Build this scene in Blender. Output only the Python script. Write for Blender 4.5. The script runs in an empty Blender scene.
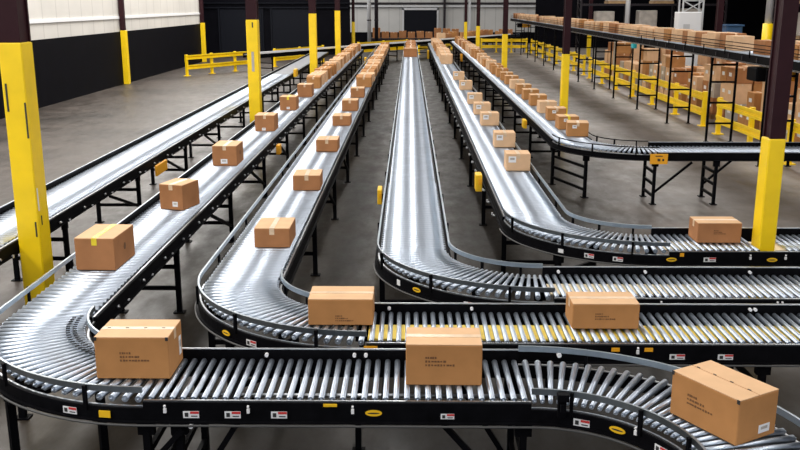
import bpy, math, random
from mathutils import Vector, Matrix
random.seed(7)
PI = math.pi
sc = bpy.context.scene
col = sc.collection

# ------------------------------------------------------------------ materials
def new_mat(name):
    m = bpy.data.materials.new(name); m.use_nodes = True
    n = m.node_tree.nodes; l = m.node_tree.links
    return m, n, l, n['Principled BSDF']

def plain(name, c, rough=.5, metal=0.0, noise=0.0, scale=8.0, bump=0.0, spec=None, stretch=(1, 1, 1), rvar=0.0):
    m, n, l, b = new_mat(name)
    b.inputs['Base Color'].default_value = (*c, 1)
    b.inputs['Roughness'].default_value = rough
    b.inputs['Metallic'].default_value = metal
    if spec is not None: b.inputs['Specular IOR Level'].default_value = spec
    if noise or bump or rvar:
        tc = n.new('ShaderNodeTexCoord'); mp = n.new('ShaderNodeMapping'); nz = n.new('ShaderNodeTexNoise')
        mp.inputs['Scale'].default_value = stretch
        nz.inputs['Scale'].default_value = scale; nz.inputs['Detail'].default_value = 5
        l.new(tc.outputs['Object'], mp.inputs['Vector']); l.new(mp.outputs['Vector'], nz.inputs['Vector'])
        if noise:
            mr = n.new('ShaderNodeMapRange'); mr.inputs['From Min'].default_value = .25; mr.inputs['From Max'].default_value = .75
            mr.inputs['To Min'].default_value = 1 - noise; mr.inputs['To Max'].default_value = 1 + noise
            mx = n.new('ShaderNodeVectorMath'); mx.operation = 'SCALE'
            mx.inputs[0].default_value = c
            l.new(nz.outputs['Fac'], mr.inputs['Value']); l.new(mr.outputs['Result'], mx.inputs['Scale'])
            l.new(mx.outputs['Vector'], b.inputs['Base Color'])
        if rvar:
            m2 = n.new('ShaderNodeMapRange'); m2.inputs['From Min'].default_value = .3; m2.inputs['From Max'].default_value = .7
            m2.inputs['To Min'].default_value = rough - rvar; m2.inputs['To Max'].default_value = rough + rvar
            l.new(nz.outputs['Fac'], m2.inputs['Value']); l.new(m2.outputs['Result'], b.inputs['Roughness'])
        if bump:
            bp = n.new('ShaderNodeBump'); bp.inputs['Strength'].default_value = bump; bp.inputs['Distance'].default_value = .01
            l.new(nz.outputs['Fac'], bp.inputs['Height']); l.new(bp.outputs['Normal'], b.inputs['Normal'])
    return m

M = {}
M['steel'] = plain('roller steel', (.51, .57, .66), .37, 1.0, noise=.10, scale=6)
M['galv'] = plain('galvanised guard', (.34, .39, .43), .36, 1.0, noise=.15, scale=9)
M['edge'] = plain('bright rail edge', (.48, .50, .52), .35, 1.0)
M['black'] = plain('black powder coat', (.004, .004, .005), .5, 0, noise=.3, scale=12, spec=.03)
M['blackleg'] = plain('black leg paint', (.004, .004, .005), .5, 0, spec=.03)
M['yellow'] = plain('safety yellow paint', (.93, .63, .003), .42, 0, noise=.10, scale=3)
M['ydull'] = plain('yellow plastic', (.85, .50, .01), .5)
M['orange'] = plain('orange plastic', (.85, .38, .01), .5)
M['maroon'] = plain('maroon column paint', (.028, .009, .012), .45, 0, noise=.2, scale=3, spec=.12)
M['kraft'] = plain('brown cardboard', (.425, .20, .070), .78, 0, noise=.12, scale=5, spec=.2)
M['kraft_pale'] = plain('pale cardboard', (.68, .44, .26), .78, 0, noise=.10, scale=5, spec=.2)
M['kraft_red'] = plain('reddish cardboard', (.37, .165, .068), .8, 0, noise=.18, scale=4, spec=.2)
M['kraft_toplit'] = plain('cardboard top-lit flap', (.66, .42, .24), .78, 0, noise=.09, scale=6, spec=.2)  # paler than the body: overhead light on the tops put into the colour
M['tape'] = plain('clear packing tape', (.66, .48, .31), .30, 0, noise=.2, scale=12)
M['ytape'] = plain('yellow tape', (.80, .62, .03), .4)
M['ink'] = plain('dark print', (.15, .065, .022), .8)
M['paper'] = plain('white paper label', (.75, .75, .76), .6)
M['red'] = plain('red label', (.55, .03, .03), .5)
M['blackink'] = plain('black print', (.02, .02, .02), .6)
M['belt'] = plain('yellow drive belt', (.92, .66, .10), .6, noise=.15, scale=7)
M['cream'] = plain('cream pad', (.90, .74, .48), .6, noise=.12, scale=7)
M['greybelt'] = plain('grey rubber belt', (.16, .17, .19), .4, noise=.15, scale=3)
M['pan'] = plain('dark under pan', (.012, .012, .014), .6)
M['white'] = plain('white painted panel', (.80, .81, .83), .5)
M['pallet'] = plain('pallet timber', (.35, .22, .11), .8, noise=.25, scale=6)
M['blue'] = plain('blue plastic bin', (.03, .09, .20), .5)
M['teal'] = plain('teal box', (.02, .45, .50), .5)
M['wrap'] = plain('wrapped goods', (.42, .38, .34), .35, noise=.3, scale=3)
M['pipe'] = plain('pale grey pipe', (.55, .56, .58), .4)
M['pipe_dark'] = plain('dull grey tube', (.05, .05, .05), .5)
M['rack'] = plain('dark rack steel', (.022, .018, .022), .5, spec=.2)
M['darkdoor'] = plain('dark door sheet', (.006, .007, .011), .6, spec=.1)
M['wallblack'] = plain('black wainscot', (.004, .004, .006), .6, noise=.2, scale=1.5, spec=.03)

def concrete():
    m, n, l, b = new_mat('polished concrete floor')
    tc = n.new('ShaderNodeTexCoord')
    n1 = n.new('ShaderNodeTexNoise'); n1.inputs['Scale'].default_value = .35; n1.inputs['Detail'].default_value = 8; n1.inputs['Roughness'].default_value = .65
    n2 = n.new('ShaderNodeTexNoise'); n2.inputs['Scale'].default_value = 3.0; n2.inputs['Detail'].default_value = 8; n2.inputs['Roughness'].default_value = .7
    l.new(tc.outputs['Object'], n1.inputs['Vector'])
    mp = n.new('ShaderNodeMapping'); mp.inputs['Scale'].default_value = (1.0, .45, 1)
    l.new(tc.outputs['Object'], mp.inputs['Vector']); l.new(mp.outputs['Vector'], n2.inputs['Vector'])
    r = n.new('ShaderNodeValToRGB')
    r.color_ramp.elements[0].position = .33; r.color_ramp.elements[0].color = (.018, .014, .010, 1)
    r.color_ramp.elements[1].position = .68; r.color_ramp.elements[1].color = (.085, .072, .062, 1)
    l.new(n1.outputs['Fac'], r.inputs['Fac'])
    r2 = n.new('ShaderNodeMapRange'); r2.inputs['From Min'].default_value = .3; r2.inputs['From Max'].default_value = .7
    r2.inputs['To Min'].default_value = .72; r2.inputs['To Max'].default_value = 1.18
    l.new(n2.outputs['Fac'], r2.inputs['Value'])
    mx = n.new('ShaderNodeVectorMath'); mx.operation = 'SCALE'
    l.new(r.outputs['Color'], mx.inputs[0]); l.new(r2.outputs['Result'], mx.inputs['Scale'])
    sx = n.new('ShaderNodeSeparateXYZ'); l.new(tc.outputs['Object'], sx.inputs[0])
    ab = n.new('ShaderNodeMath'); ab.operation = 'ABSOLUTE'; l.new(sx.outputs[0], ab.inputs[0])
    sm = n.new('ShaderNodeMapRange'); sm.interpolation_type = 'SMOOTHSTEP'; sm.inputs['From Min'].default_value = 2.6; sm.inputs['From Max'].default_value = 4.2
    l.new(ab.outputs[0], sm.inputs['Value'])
    coat = n.new('ShaderNodeMix'); coat.data_type = 'RGBA'; coat.inputs[6].default_value = (.30, .245, .155, 1); coat.inputs[7].default_value = (.88, .82, .80, 1)  # brown aisle concrete, darkened further to paint in the conveyors' shade; lighter sides
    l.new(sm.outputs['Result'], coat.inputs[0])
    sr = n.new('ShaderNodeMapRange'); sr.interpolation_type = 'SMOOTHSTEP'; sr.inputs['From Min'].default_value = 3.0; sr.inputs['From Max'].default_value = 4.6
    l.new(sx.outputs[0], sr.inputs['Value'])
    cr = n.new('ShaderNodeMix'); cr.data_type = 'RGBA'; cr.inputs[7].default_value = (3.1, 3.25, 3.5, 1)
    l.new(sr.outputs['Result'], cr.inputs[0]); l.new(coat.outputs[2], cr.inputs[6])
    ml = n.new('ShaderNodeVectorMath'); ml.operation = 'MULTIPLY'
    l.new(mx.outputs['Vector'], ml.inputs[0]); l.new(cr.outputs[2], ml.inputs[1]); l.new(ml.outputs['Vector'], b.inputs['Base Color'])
    r3 = n.new('ShaderNodeMapRange'); r3.inputs['From Min'].default_value = .3; r3.inputs['From Max'].default_value = .7
    r3.inputs['To Min'].default_value = .30; r3.inputs['To Max'].default_value = .60
    b.inputs['Specular IOR Level'].default_value = .30
    l.new(n2.outputs['Fac'], r3.inputs['Value']); l.new(r3.outputs['Result'], b.inputs['Roughness'])
    return m
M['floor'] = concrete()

def corrugated(name, c, axis, pitch, dark=.8):
    m, n, l, b = new_mat(name)
    tc = n.new('ShaderNodeTexCoord'); sp = n.new('ShaderNodeSeparateXYZ'); l.new(tc.outputs['Object'], sp.inputs[0])
    mu = n.new('ShaderNodeMath'); mu.operation = 'MULTIPLY'; mu.inputs[1].default_value = 1 / pitch
    fr = n.new('ShaderNodeMath'); fr.operation = 'FRACT'
    gt = n.new('ShaderNodeMath'); gt.operation = 'GREATER_THAN'; gt.inputs[1].default_value = .06
    l.new(sp.outputs[axis], mu.inputs[0]); l.new(mu.outputs[0], fr.inputs[0]); l.new(fr.outputs[0], gt.inputs[0])
    nz = n.new('ShaderNodeTexNoise'); nz.inputs['Scale'].default_value = .8; nz.inputs['Detail'].default_value = 4
    l.new(tc.outputs['Object'], nz.inputs['Vector'])
    mr = n.new('ShaderNodeMapRange'); mr.inputs['To Min'].default_value = .85; mr.inputs['To Max'].default_value = 1.12
    l.new(nz.outputs['Fac'], mr.inputs['Value'])
    mix = n.new('ShaderNodeMix'); mix.data_type = 'RGBA'
    mix.inputs[6].default_value = (*[x * dark for x in c], 1); mix.inputs[7].default_value = (*c, 1)
    l.new(gt.outputs[0], mix.inputs[0])
    sv = n.new('ShaderNodeVectorMath'); sv.operation = 'SCALE'
    l.new(mix.outputs[2], sv.inputs[0]); l.new(mr.outputs['Result'], sv.inputs['Scale'])
    l.new(sv.outputs['Vector'], b.inputs['Base Color'])
    b.inputs['Roughness'].default_value = .6
    return m
M['wallwhite'] = corrugated('cream wall sheeting', (.62, .60, .56), 1, 1.2, .82)
M['wallgrey'] = corrugated('grey back wall sheeting', (.50, .50, .49), 0, .9, .75)
M['ceiling'] = plain('ceiling deck', (.30, .30, .31), .7)

# ------------------------------------------------------------------ mesh builder
class MB:
    def __init__(s): s.v = []; s.f = []; s.mi = []; s.sm = []
    def _add(s, vs, fs, mi=0, smooth=False):
        b = len(s.v); s.v += [tuple(v) for v in vs]
        for f in fs: s.f.append([b + i for i in f]); s.mi.append(mi); s.sm.append(smooth)
        return s
    def box(s, c, d, rz=0, mi=0, bev=0.0):
        hx, hy, hz = d[0] / 2, d[1] / 2, d[2] / 2
        R = Matrix.Rotation(rz, 3, 'Z'); c = Vector(c)
        if bev <= 0:
            vs = [c + R @ Vector((sx * hx, sy * hy, sz * hz)) for sz in (-1, 1) for sy in (-1, 1) for sx in (-1, 1)]
            fs = [(0, 2, 3, 1), (4, 5, 7, 6), (0, 1, 5, 4), (2, 6, 7, 3), (0, 4, 6, 2), (1, 3, 7, 5)]
            return s._add(vs, fs, mi)
        b = min(bev, hx * .9, hy * .9, hz * .9)
        ring = [(hx - b, -hy), (hx, -hy + b), (hx, hy - b), (hx - b, hy), (-hx + b, hy), (-hx, hy - b), (-hx, -hy + b), (-hx + b, -hy)]
        inner = [(hx - b, -hy + b)] * 2 + [(hx - b, hy - b)] * 2 + [(-hx + b, hy - b)] * 2 + [(-hx + b, -hy + b)] * 2
        vs = []
        for z in (-hz + b, hz - b):
            vs += [c + R @ Vector((x, y, z)) for x, y in ring]
        q = [(hx - b, -hy + b), (hx - b, hy - b), (-hx + b, hy - b), (-hx + b, -hy + b)]
        for z in (-hz, hz): vs += [c + R @ Vector((x, y, z)) for x, y in q]
        fs = [(i, (i + 1) % 8, 8 + (i + 1) % 8, 8 + i) for i in range(8)]
        # bottom 16..19, top 20..23 ; ring pairs (0,1)->q0 (2,3)->q1 ...
        for k in range(4):
            a, d_ = 2 * k, 2 * k + 1; n_ = (2 * k + 2) % 8; k2 = (k + 1) % 4
            fs.append((8 + a, 8 + d_, 20 + k)); fs.append((8 + d_, 8 + n_, 20 + k2, 20 + k))
            fs.append((a, 16 + k, d_)); fs.append((d_, 16 + k, 16 + k2, n_))
        fs.append((20, 21, 22, 23)); fs.append((19, 18, 17, 16))
        return s._add(vs, fs, mi)
    def bar(s, p0, p1, w, h=None, mi=0):
        p0, p1 = Vector(p0), Vector(p1); t = (p1 - p0).normalized(); h = h or w
        up = Vector((0, 0, 1)) if abs(t.z) < .95 else Vector((0, 1, 0))
        a = t.cross(up).normalized(); b = a.cross(t).normalized()
        vs = [p + a * (sx * w / 2) + b * (sy * h / 2) for p in (p0, p1) for sx, sy in ((-1, -1), (1, -1), (1, 1), (-1, 1))]
        return s._add(vs, [(0, 1, 2, 3), (7, 6, 5, 4), (0, 4, 5, 1), (1, 5, 6, 2), (2, 6, 7, 3), (3, 7, 4, 0)], mi)
    def cyl(s, p0, p1, r, seg=12, r1=None, mi=0, caps=True):
        p0, p1 = Vector(p0), Vector(p1); t = (p1 - p0).normalized(); r1 = r if r1 is None else r1
        up = Vector((0, 0, 1)) if abs(t.z) < .95 else Vector((0, 1, 0))
        a = t.cross(up).normalized(); b = a.cross(t).normalized()
        vs = [p + (a * math.cos(k * 2 * PI / seg) + b * math.sin(k * 2 * PI / seg)) * rr for p, rr in ((p0, r), (p1, r1)) for k in range(seg)]
        s._add(vs, [(k, seg + k, seg + (k + 1) % seg, (k + 1) % seg) for k in range(seg)], mi, True)
        if caps: 
            b0 = len(s.v) - 2 * seg
            s.f.append([b0 + k for k in range(seg)]); s.mi.append(mi); s.sm.append(False)
            s.f.append([b0 + seg + k for k in reversed(range(seg))]); s.mi.append(mi); s.sm.append(False)
        return s
    def sweep(s, pts, o0, o1, z0, z1, mi=0):
        """rectangular section swept along pts [(x,y,nx,ny)], from offset o0 to o1 on the normal, z0..z1"""
        vs = []; fs = []
        for x, y, nx, ny in pts:
            for o, z in ((o0, z0), (o1, z0), (o1, z1), (o0, z1)): vs.append((x + nx * o, y + ny * o, z))
        for i in range(len(pts) - 1):
            a, b = 4 * i, 4 * i + 4
            for k in range(4): fs.append((a + k, b + k, b + (k + 1) % 4, a + (k + 1) % 4))
        e = 4 * (len(pts) - 1)
        fs.append((3, 2, 1, 0)); fs.append((e, e + 1, e + 2, e + 3))
        return s._add(vs, fs, mi)
    def disc(s, c, nrm, u, ru, rv, th, seg=16, mi=0):
        nrm = Vector(nrm).normalized(); u = Vector(u).normalized(); v = nrm.cross(u); c = Vector(c)
        vs = [c + nrm * (th * q) + u * (ru * math.cos(k * 2 * PI / seg)) + v * (rv * math.sin(k * 2 * PI / seg)) for q in (0, 1) for k in range(seg)]
        fs = [(k, (k + 1) % seg, seg + (k + 1) % seg, seg + k) for k in range(seg)] + [tuple(range(seg, 2 * seg)), tuple(reversed(range(seg)))]
        return s._add(vs, fs, mi)

WORLD = {}
def link(o, parent, origin):
    col.objects.link(o); origin = Vector(origin)
    WORLD[o.name] = origin
    if parent is not None:
        o.parent = parent; o.location = origin - WORLD[parent.name]
    else: o.location = origin
    return o
def obj(name, mb, mat, parent=None, origin=None, kind=None, label=None):
    if origin is None: origin = WORLD[parent.name] if parent is not None else (0, 0, 0)
    me = bpy.data.meshes.new(name); ox, oy, oz = origin
    me.from_pydata([(x - ox, y - oy, z - oz) for x, y, z in mb.v], [], mb.f)
    for m in (mat if isinstance(mat, (list, tuple)) else [mat]): me.materials.append(m)
    me.polygons.foreach_set('material_index', mb.mi); me.polygons.foreach_set('use_smooth', mb.sm)
    me.update()
    o = bpy.data.objects.new(name, me)
    if kind: o['kind'] = kind
    if label: o['label'] = label
    return link(o, parent, origin)
def tag(o, label, cat, group=None):
    o['label'] = label; o['category'] = cat; o['kind'] = 'thing'
    if group: o['group'] = group
    return o
def thing(name, label, cat, loc, group=None):
    o = bpy.data.objects.new(name, None); o.empty_display_size = .2
    link(o, None, loc); return tag(o, label, cat, group)
def struct(name, mb, mat):
    return obj(name, mb, mat, None, (0, 0, 0), 'structure')
def dup(root, loc, label=None, rz=None):
    r = root.copy(); col.objects.link(r); r.location = loc
    if rz is not None: r.rotation_euler = (0, 0, rz)
    if label: r['label'] = label
    WORLD[r.name] = Vector(loc)
    for ch in list(root.children):
        c = ch.copy(); col.objects.link(c); c.parent = r
        for g in list(ch.children):
            d = g.copy(); col.objects.link(d); d.parent = c
    return r

# ------------------------------------------------------------------ camera
H = 3.30
cam = bpy.data.cameras.new('camera'); cam.sensor_width = 36; cam.lens = 900 / 800 * 36
cam.clip_start = .05; cam.clip_end = 300
co = bpy.data.objects.new('camera', cam); col.objects.link(co)
co.location = (0, 0, H)
tilt = math.atan(222 / 900.05); yaw = math.atan(10 / math.hypot(900, 222))
co.rotation_euler = (PI / 2 - tilt, 0, yaw)
sc.camera = co

# ------------------------------------------------------------------ setting
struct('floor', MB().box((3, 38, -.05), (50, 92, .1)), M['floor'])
struct('ceiling', MB().box((3, 38, 8.1), (50, 92, .1)), M['ceiling'])
WX = -12.0
struct('wall_left', MB().box((WX - .1, 26, 5.05), (.2, 54, 5.8)), M['wallwhite'])
w = struct('baseboard_left', MB().box((WX - .07, 26, 1.075), (.2, 54, 2.15)), M['wallblack'])
struct('trim_1', MB().box((WX + .02, 26, 2.72), (.04, 54, .10)), M['white'])
struct('wall_dock', MB().box((-9.0, 60.1, 4.0), (10.2, .2, 8)), M['wallblack'])
struct('wall_back', MB().box((3.0, 78.1, 4.0), (18, .2, 8)), M['wallgrey'])
struct('baseboard_back', MB().box((3.0, 77.95, .45), (18, .1, .9)), M['wallblack'])
mb = MB(); mb.box((3, 77.9, 3.05), (18, .2, .16)); struct('trim_2', mb, M['pipe'])
mb = MB(); mb.box((3, 77.88, 3.28), (18, .24, .14)); struct('trim_3', mb, M['rack'])
struct('wall_back_right', MB().box((18.8, 70.1, 4.0), (18.6, .2, 8)), M['wallblack'])
struct('wall_right', MB().box((28.1, 38, 4.0), (.2, 64, 8)), M['wallblack'])
struct('door_1', MB().box((.88, 77.9, 1.36), (2.75, .1, 2.72)), M['darkdoor'])
mb = MB()
for sx in (-.58, 2.34): mb.box((sx, 77.88, 1.45), (.14, .14, 2.9))
mb.box((.88, 77.88, 2.81), (3.06, .14, .16)); struct('trim_4', mb, M['pipe'])
for k, dx in enumerate((-11.0, -7.6)):
    struct('door_%d' % (k + 2), MB().box((dx, 59.96, 1.45), (2.7, .1, 2.9)), M['darkdoor'])
    fr_ = MB()
    for sx in (-1.42, 1.42): fr_.box((dx + sx, 59.94, 1.5), (.1, .12, 3.0))
    fr_.box((dx, 59.94, 3.0), (2.94, .12, .1)); struct('trim_%d' % (k + 5), fr_, M['darkdoor'])
mb = MB()
for z in (3.3, 3.0): mb.box((-9.0, 59.9, z), (10, .12, .06))
struct('trim_7', mb, M['darkdoor'])

# columns -----------------------------------------------------------------
def column(x, y, w_, d_, ytop, label, top=8.05, sleeve_slots=False):
    t = thing('steel_column', label, 'column', (x, y, 0))
    b = MB(); b.box((x, y, ytop / 2), (w_, d_, ytop), bev=.012)
    obj('yellow_guard_sleeve', b, M['yellow'], t, label='yellow painted lower shaft')
    b = MB()
    tf = .03
    b.box((x, y - d_ / 2 + tf / 2 + .008, (ytop + top) / 2), (w_ - .016, tf, top - ytop)); b.box((x, y + d_ / 2 - tf / 2 - .008, (ytop + top) / 2), (w_ - .016, tf, top - ytop))
    b.box((x, y, (ytop + top) / 2), (w_ - .05, d_ - .04, top - ytop))
    obj('upper_shaft', b, M['maroon'], t, label='dark maroon painted upper shaft')
    if sleeve_slots:
        for c_, d2 in (((x - w_ * .32, y - d_ / 2 - .002, 2.38), (.018, .006, .28)), ((x + w_ * .42, y - d_ / 2 - .002, 2.15), (.016, .006, .36)), ((x + w_ * .36, y - d_ / 2 - .002, 1.02), (.014, .006, .16)), ((x + w_ / 2 + .002, y - .06, 1.1), (.006, .016, .10))):
            b = MB(); b.box(c_, d2); obj('slot', b, M['blackink'], t)
        b = MB(); b.box((x + w_ / 2 + .002, y - d_ / 2 + .035, 1.33), (.006, .022, .24)); obj('worn_sticker', b, M['paper'], t)
    return t
CL = ['large yellow and maroon steel column nearest the camera, standing between two conveyors',
      'yellow steel column second along the left row, with a grey sticker on its face',
      'yellow steel column third along the left row, rising behind a run of boxes',
      'yellow steel column fourth along the left row, before the dark dock bay', 'small farthest yellow column of the left row']
c0 = column(-3.955, 9.15, .235, .28, 2.92, CL[0], sleeve_slots=True)
for k, y in enumerate((21.75, 34.5, 47.3, 60.8)):
    c = column((-3.72, -3.64, -3.71, -3.74)[k], y, .27 if k < 3 else .2, .28, 2.92 if k < 3 else 2.1, CL[k + 1])
    if k == 0:
        b = MB(); b.box((-3.72, y - .143, 1.95), (.06, .004, .46)); obj('grey_sticker', b, M['wrap'], c)
        b = MB(); b.box((-3.70, y - .143, 2.80), (.03, .004, .12)); obj('slot', b, M['blackink'], c)
CR = ['yellow and dark maroon column rising beside the lone box on the right-hand conveyor',
      'maroon and yellow column right of the centre, beside the box-loaded conveyor that curves right',
      'maroon and yellow column third along the right row, near the elevated conveyor end',
      'small maroon and yellow column fourth along the right row', 'farthest small yellow column of the right row']
for k, y in enumerate((8.95, 21.5, 35.4, 49.5, 60.6)):
    column(3.66 if k else 3.625, y, .165 if k < 2 else .20, .22, (2.0, 2.14, 2.14, 2.1, 2.1)[k], CR[k])
column(11.48, 34.4, .22, .26, 2.1, 'dark maroon column behind the elevated conveyor, next to the white cabinet')
column(11.3, 58.0, .22, .26, 2.1, 'dark maroon column far back on the right, behind the elevated conveyor')
def wall_column(y, label):
    t = thing('wall_column', label, 'column', (-11.9, y, 0))
    b = MB(); b.box((-11.86, y, 1.1), (.22, .26, 2.2), bev=.01); obj('yellow_guard_sleeve', b, M['yellow'], t)
    b = MB(); b.box((-11.88, y, 5.1), (.18, .22, 5.8)); obj('upper_shaft', b, M['maroon'], t)
wall_column(38.0, 'yellow and maroon column against the black and white left wall')
wall_column(52.6, 'yellow column at the far end of the left wall')

# ------------------------------------------------------------------ conveyors
def seg_pts(seg, n=26):
    if seg[0] == 'L':
        (x0, y0), (x1, y1) = seg[1], seg[2]; L = math.hypot(x1 - x0, y1 - y0); tx, ty = (x1 - x0) / L, (y1 - y0) / L
        return [(x0, y0, -ty, tx), (x1, y1, -ty, tx)]
    _, c, R, a0, a1 = seg; out = []
    for i in range(n + 1):
        a = a0 + (a1 - a0) * i / n; sgn = 1 if a1 > a0 else -1      # left turn: a grows, left normal points to the centre
        out.append((c[0] + R * math.cos(a), c[1] + R * math.sin(a), -sgn * math.cos(a), -sgn * math.sin(a)))
    return out
ZR = .90        # top of the rollers
RR = .0188
roller_meshes = {}
def roller_mesh(L, r0, r1, seg, mat):
    key = (round(L, 3), r0, r1, seg)
    if key not in roller_meshes:
        b = MB(); h = L / 2
        b.cyl((-h, 0, 0), (h, 0, 0), r0, seg, r1); b.cyl((-h - .018, 0, 0), (-h, 0, 0), .007, 6); b.cyl((h, 0, 0), (h + .018, 0, 0), .007, 6)
        me = bpy.data.meshes.new('roller'); me.from_pydata(b.v, [], b.f); me.materials.append(mat)
        me.polygons.foreach_set('use_smooth', b.sm); me.update(); roller_meshes[key] = me
    return roller_meshes[key]
def stand(parent, x, y, nx, ny, hw, ztop, rungs, lw=.055, origin=None):
    """support stand: cross bars, with two legs as sub-parts"""
    b = MB(); b.bar((x - nx * hw, y - ny * hw, rungs[-1]), (x + nx * hw, y + ny * hw, rungs[-1]), .03, .045)
    s_ = obj('support_stand', b, M['blackleg'], parent, (x, y, 0))
    for z in rungs[:-1]:
        b = MB(); b.bar((x - nx * hw, y - ny * hw, z), (x + nx * hw, y + ny * hw, z), .03, .045); obj('cross_bar', b, M['blackleg'], s_)
    ang = math.atan2(ny, nx)
    for q in (-1, 1):
        lx, ly = x + nx * hw * q, y + ny * hw * q
        b = MB(); b.box((lx, ly, ztop / 2 + .005), (lw, lw * .8, ztop - .01), ang); b.box((lx, ly, .006), (lw * 2.2, lw * 1.8, .012), ang)
        b.box((lx, ly, ztop - .06), (lw * .9, lw * 1.9, .10), ang)
        obj('leg', b, M['blackleg'], s_)
    return s_
def conveyor(name, label, segs, stands, W=.74, pitch=.066, surf=None, base=None, guards=None, z=0.0, depth=.12, n_obj=100, belts=None, nogo=None, group=None, stand_rungs=(.28, .52), far_pitch=None, railmat='black'):
    """segs: list of ('L',p0,p1) / ('A',c,R,a0,a1); guards: per segment (minus side, plus side) of 'flush','high','bar','thin',None"""
    p0 = seg_pts(segs[-1])[0] if base is None else base
    t = thing(name, label, 'conveyor', (p0[0], p0[1], 0), group)
    hw = W / 2; rl = W - .115; specs = []
    for si, sg in enumerate(segs):
        pts = seg_pts(sg); gd = guards[si] if guards else ('flush', 'flush'); arc = sg[0] == 'A'
        for q, g in zip((-1, 1), gd):
            top = z + (.845 if (arc and g != 'high') or g == 'bar' else .885)
            if g == 'high': top = z + .955
            b = MB(); a0, a1 = sorted((q * (hw - .028), q * hw)); b.sweep(pts, a0, a1, z + ZR - depth - .02, top)
            a0, a1 = sorted((q * (hw - .028), q * (hw + .02))); b.sweep(pts, a0, a1, z + ZR - depth - .03, z + ZR - depth - .018)
            rail = obj('side_rail', b, M[railmat], t)
            if g in ('high', 'flush') or arc:
                b = MB(); a0, a1 = sorted((q * (hw - .030), q * (hw - .016))); b.sweep(pts, a0, a1, top, top + .008); obj('rail_edge', b, M['edge'] if g != 'dark' else M['black'], rail)
            if g in ('bar', 'thin'):
                zb, zt = (.945, .985) if g == 'bar' else (.965, .98)
                b = MB(); a0, a1 = sorted((q * (hw - .022), q * (hw - .006))); b.sweep(pts, a0, a1, z + zb, z + zt)
                gr = obj('guard_rail', b, M['galv'] if g == 'bar' else M['black'], t, label='galvanised guard rail' if g == 'bar' else 'thin black guard rod')
                if arc: idx = [5, 14, 22]; pp = [pts[i] for i in idx]
                else:
                    (x0, y0, nx, ny), (x1, y1, _, _) = pts[0], pts[1]; L = math.hypot(x1 - x0, y1 - y0); k = max(2, int(L / 1.5)); pp = [(x0 + (x1 - x0) * (i + .5) / k, y0 + (y1 - y0) * (i + .5) / k, nx, ny) for i in range(k)]
                for x, y, nx, ny in pp:
                    if y > 30: continue
                    o = q * (hw + .004); pb = MB(); pb.box((x + nx * o, y + ny * o, z + .90), (.022, .022, .16), math.atan2(ny, nx))
                    obj('guard_bracket', pb, M['black'], gr)
        # rollers
        if surf and surf[si] == 'belt':
            b = MB(); b.sweep(pts, -rl / 2, rl / 2, z + ZR - .03, z + ZR - .004); obj('belt', b, M['greybelt'], t, label='dark grey belt'); continue
        if arc:
            n = int(round(abs(sg[4] - sg[3]) / math.radians(3.3)))
            for i in range(n):
                a = sg[3] + (sg[4] - sg[3]) * (i + .5) / n
                specs.append((sg[1][0] + sg[2] * math.cos(a), sg[1][1] + sg[2] * math.sin(a), a, True))
        else:
            (x0, y0, nx, ny), (x1, y1, _, _) = pts; L = math.hypot(x1 - x0, y1 - y0); n = int(L / (pitch if abs(x1 - x0) > abs(y1 - y0) else .092))
            for i in range(n):
                u = (i + .5) / n; x, y = x0 + (x1 - x0) * u, y0 + (y1 - y0) * u
                if nogo and nogo[0] < x < nogo[1] and nogo[2] < y < nogo[3]: continue
                specs.append((x, y, math.atan2(ny, nx), abs(x1 - x0) < abs(y1 - y0) and 2))
    if belts:
        for (si, a0, a1, mat) in belts:
            b = MB(); b.sweep(seg_pts(segs[si]), a0, a1, z + .852, z + .867); obj('drive_belt', b, M[mat], t, label='yellow drive belt under the rollers')
    def score(s):
        x, y = s[0], s[1]; d = math.hypot(x, y); inside = abs((x + .011 * y) / max(y, .1)) < .47 and y > 4.3
        return d + (0 if inside else 100)
    specs.sort(key=score); rad = {True: (RR * .8, RR * 1.16), False: (RR, RR), 2: (.033, .033)}
    for k, (x, y, a, cv) in enumerate(specs[:n_obj]):
        r0, r1 = rad[cv]; zr = z + ZR - max(r0, r1)
        me = roller_mesh(rl, r0, r1, 18, M['steel'])
        o = bpy.data.objects.new('roller', me); link(o, t, (x, y, zr)); o.rotation_euler = (0, 0, a)
    if len(specs) > n_obj:
        b = MB()
        for x, y, a, cv in specs[n_obj:]:
            c_, s_ = math.cos(a) * rl / 2, math.sin(a) * rl / 2
            r0, r1 = rad[cv]; zr = z + ZR - max(r0, r1)
            b.cyl((x - c_, y - s_, zr), (x + c_, y + s_, zr), r0, 14 if y < 25 else 10, r1)
        obj('roller', b, M['steel'], t, kind='stuff')
    for (x, y, nx, ny, *rg) in stands: stand(t, x, y, nx, ny, rg[1] if len(rg) > 1 else hw - .05, z + ZR - depth - .02, rg[0] if rg else stand_rungs)
    return t
def u_segs(cx, cy, yend, xend, R=1.18):
    return [('L', (cx, yend), (cx, cy + R)), ('A', (cx + R, cy + R), R, PI, 1.5 * PI), ('L', (cx + R, cy), (xend, cy))]
def air_line(parent, segs, off, z=.742):
    b = MB()
    for sg in segs:
        pts = seg_pts(sg)
        for p, q in zip(pts[:-1], pts[1:]):
            b.cyl((p[0] + p[2] * off, p[1] + p[3] * off, z), (q[0] + q[2] * off, q[1] + q[3] * off, z), .008, 8, caps=False)
    obj('air_line', b, M['pipe_dark'], parent)
ys = lambda a, b: [a + 3.0 * k for k in range(int((b - a) / 3.0) + 1)]

def lend(cx, W=.74): return 42.6 + ((cx - W / 2) + 7.4) / 8.5 * 15.5 - 1.09
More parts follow.
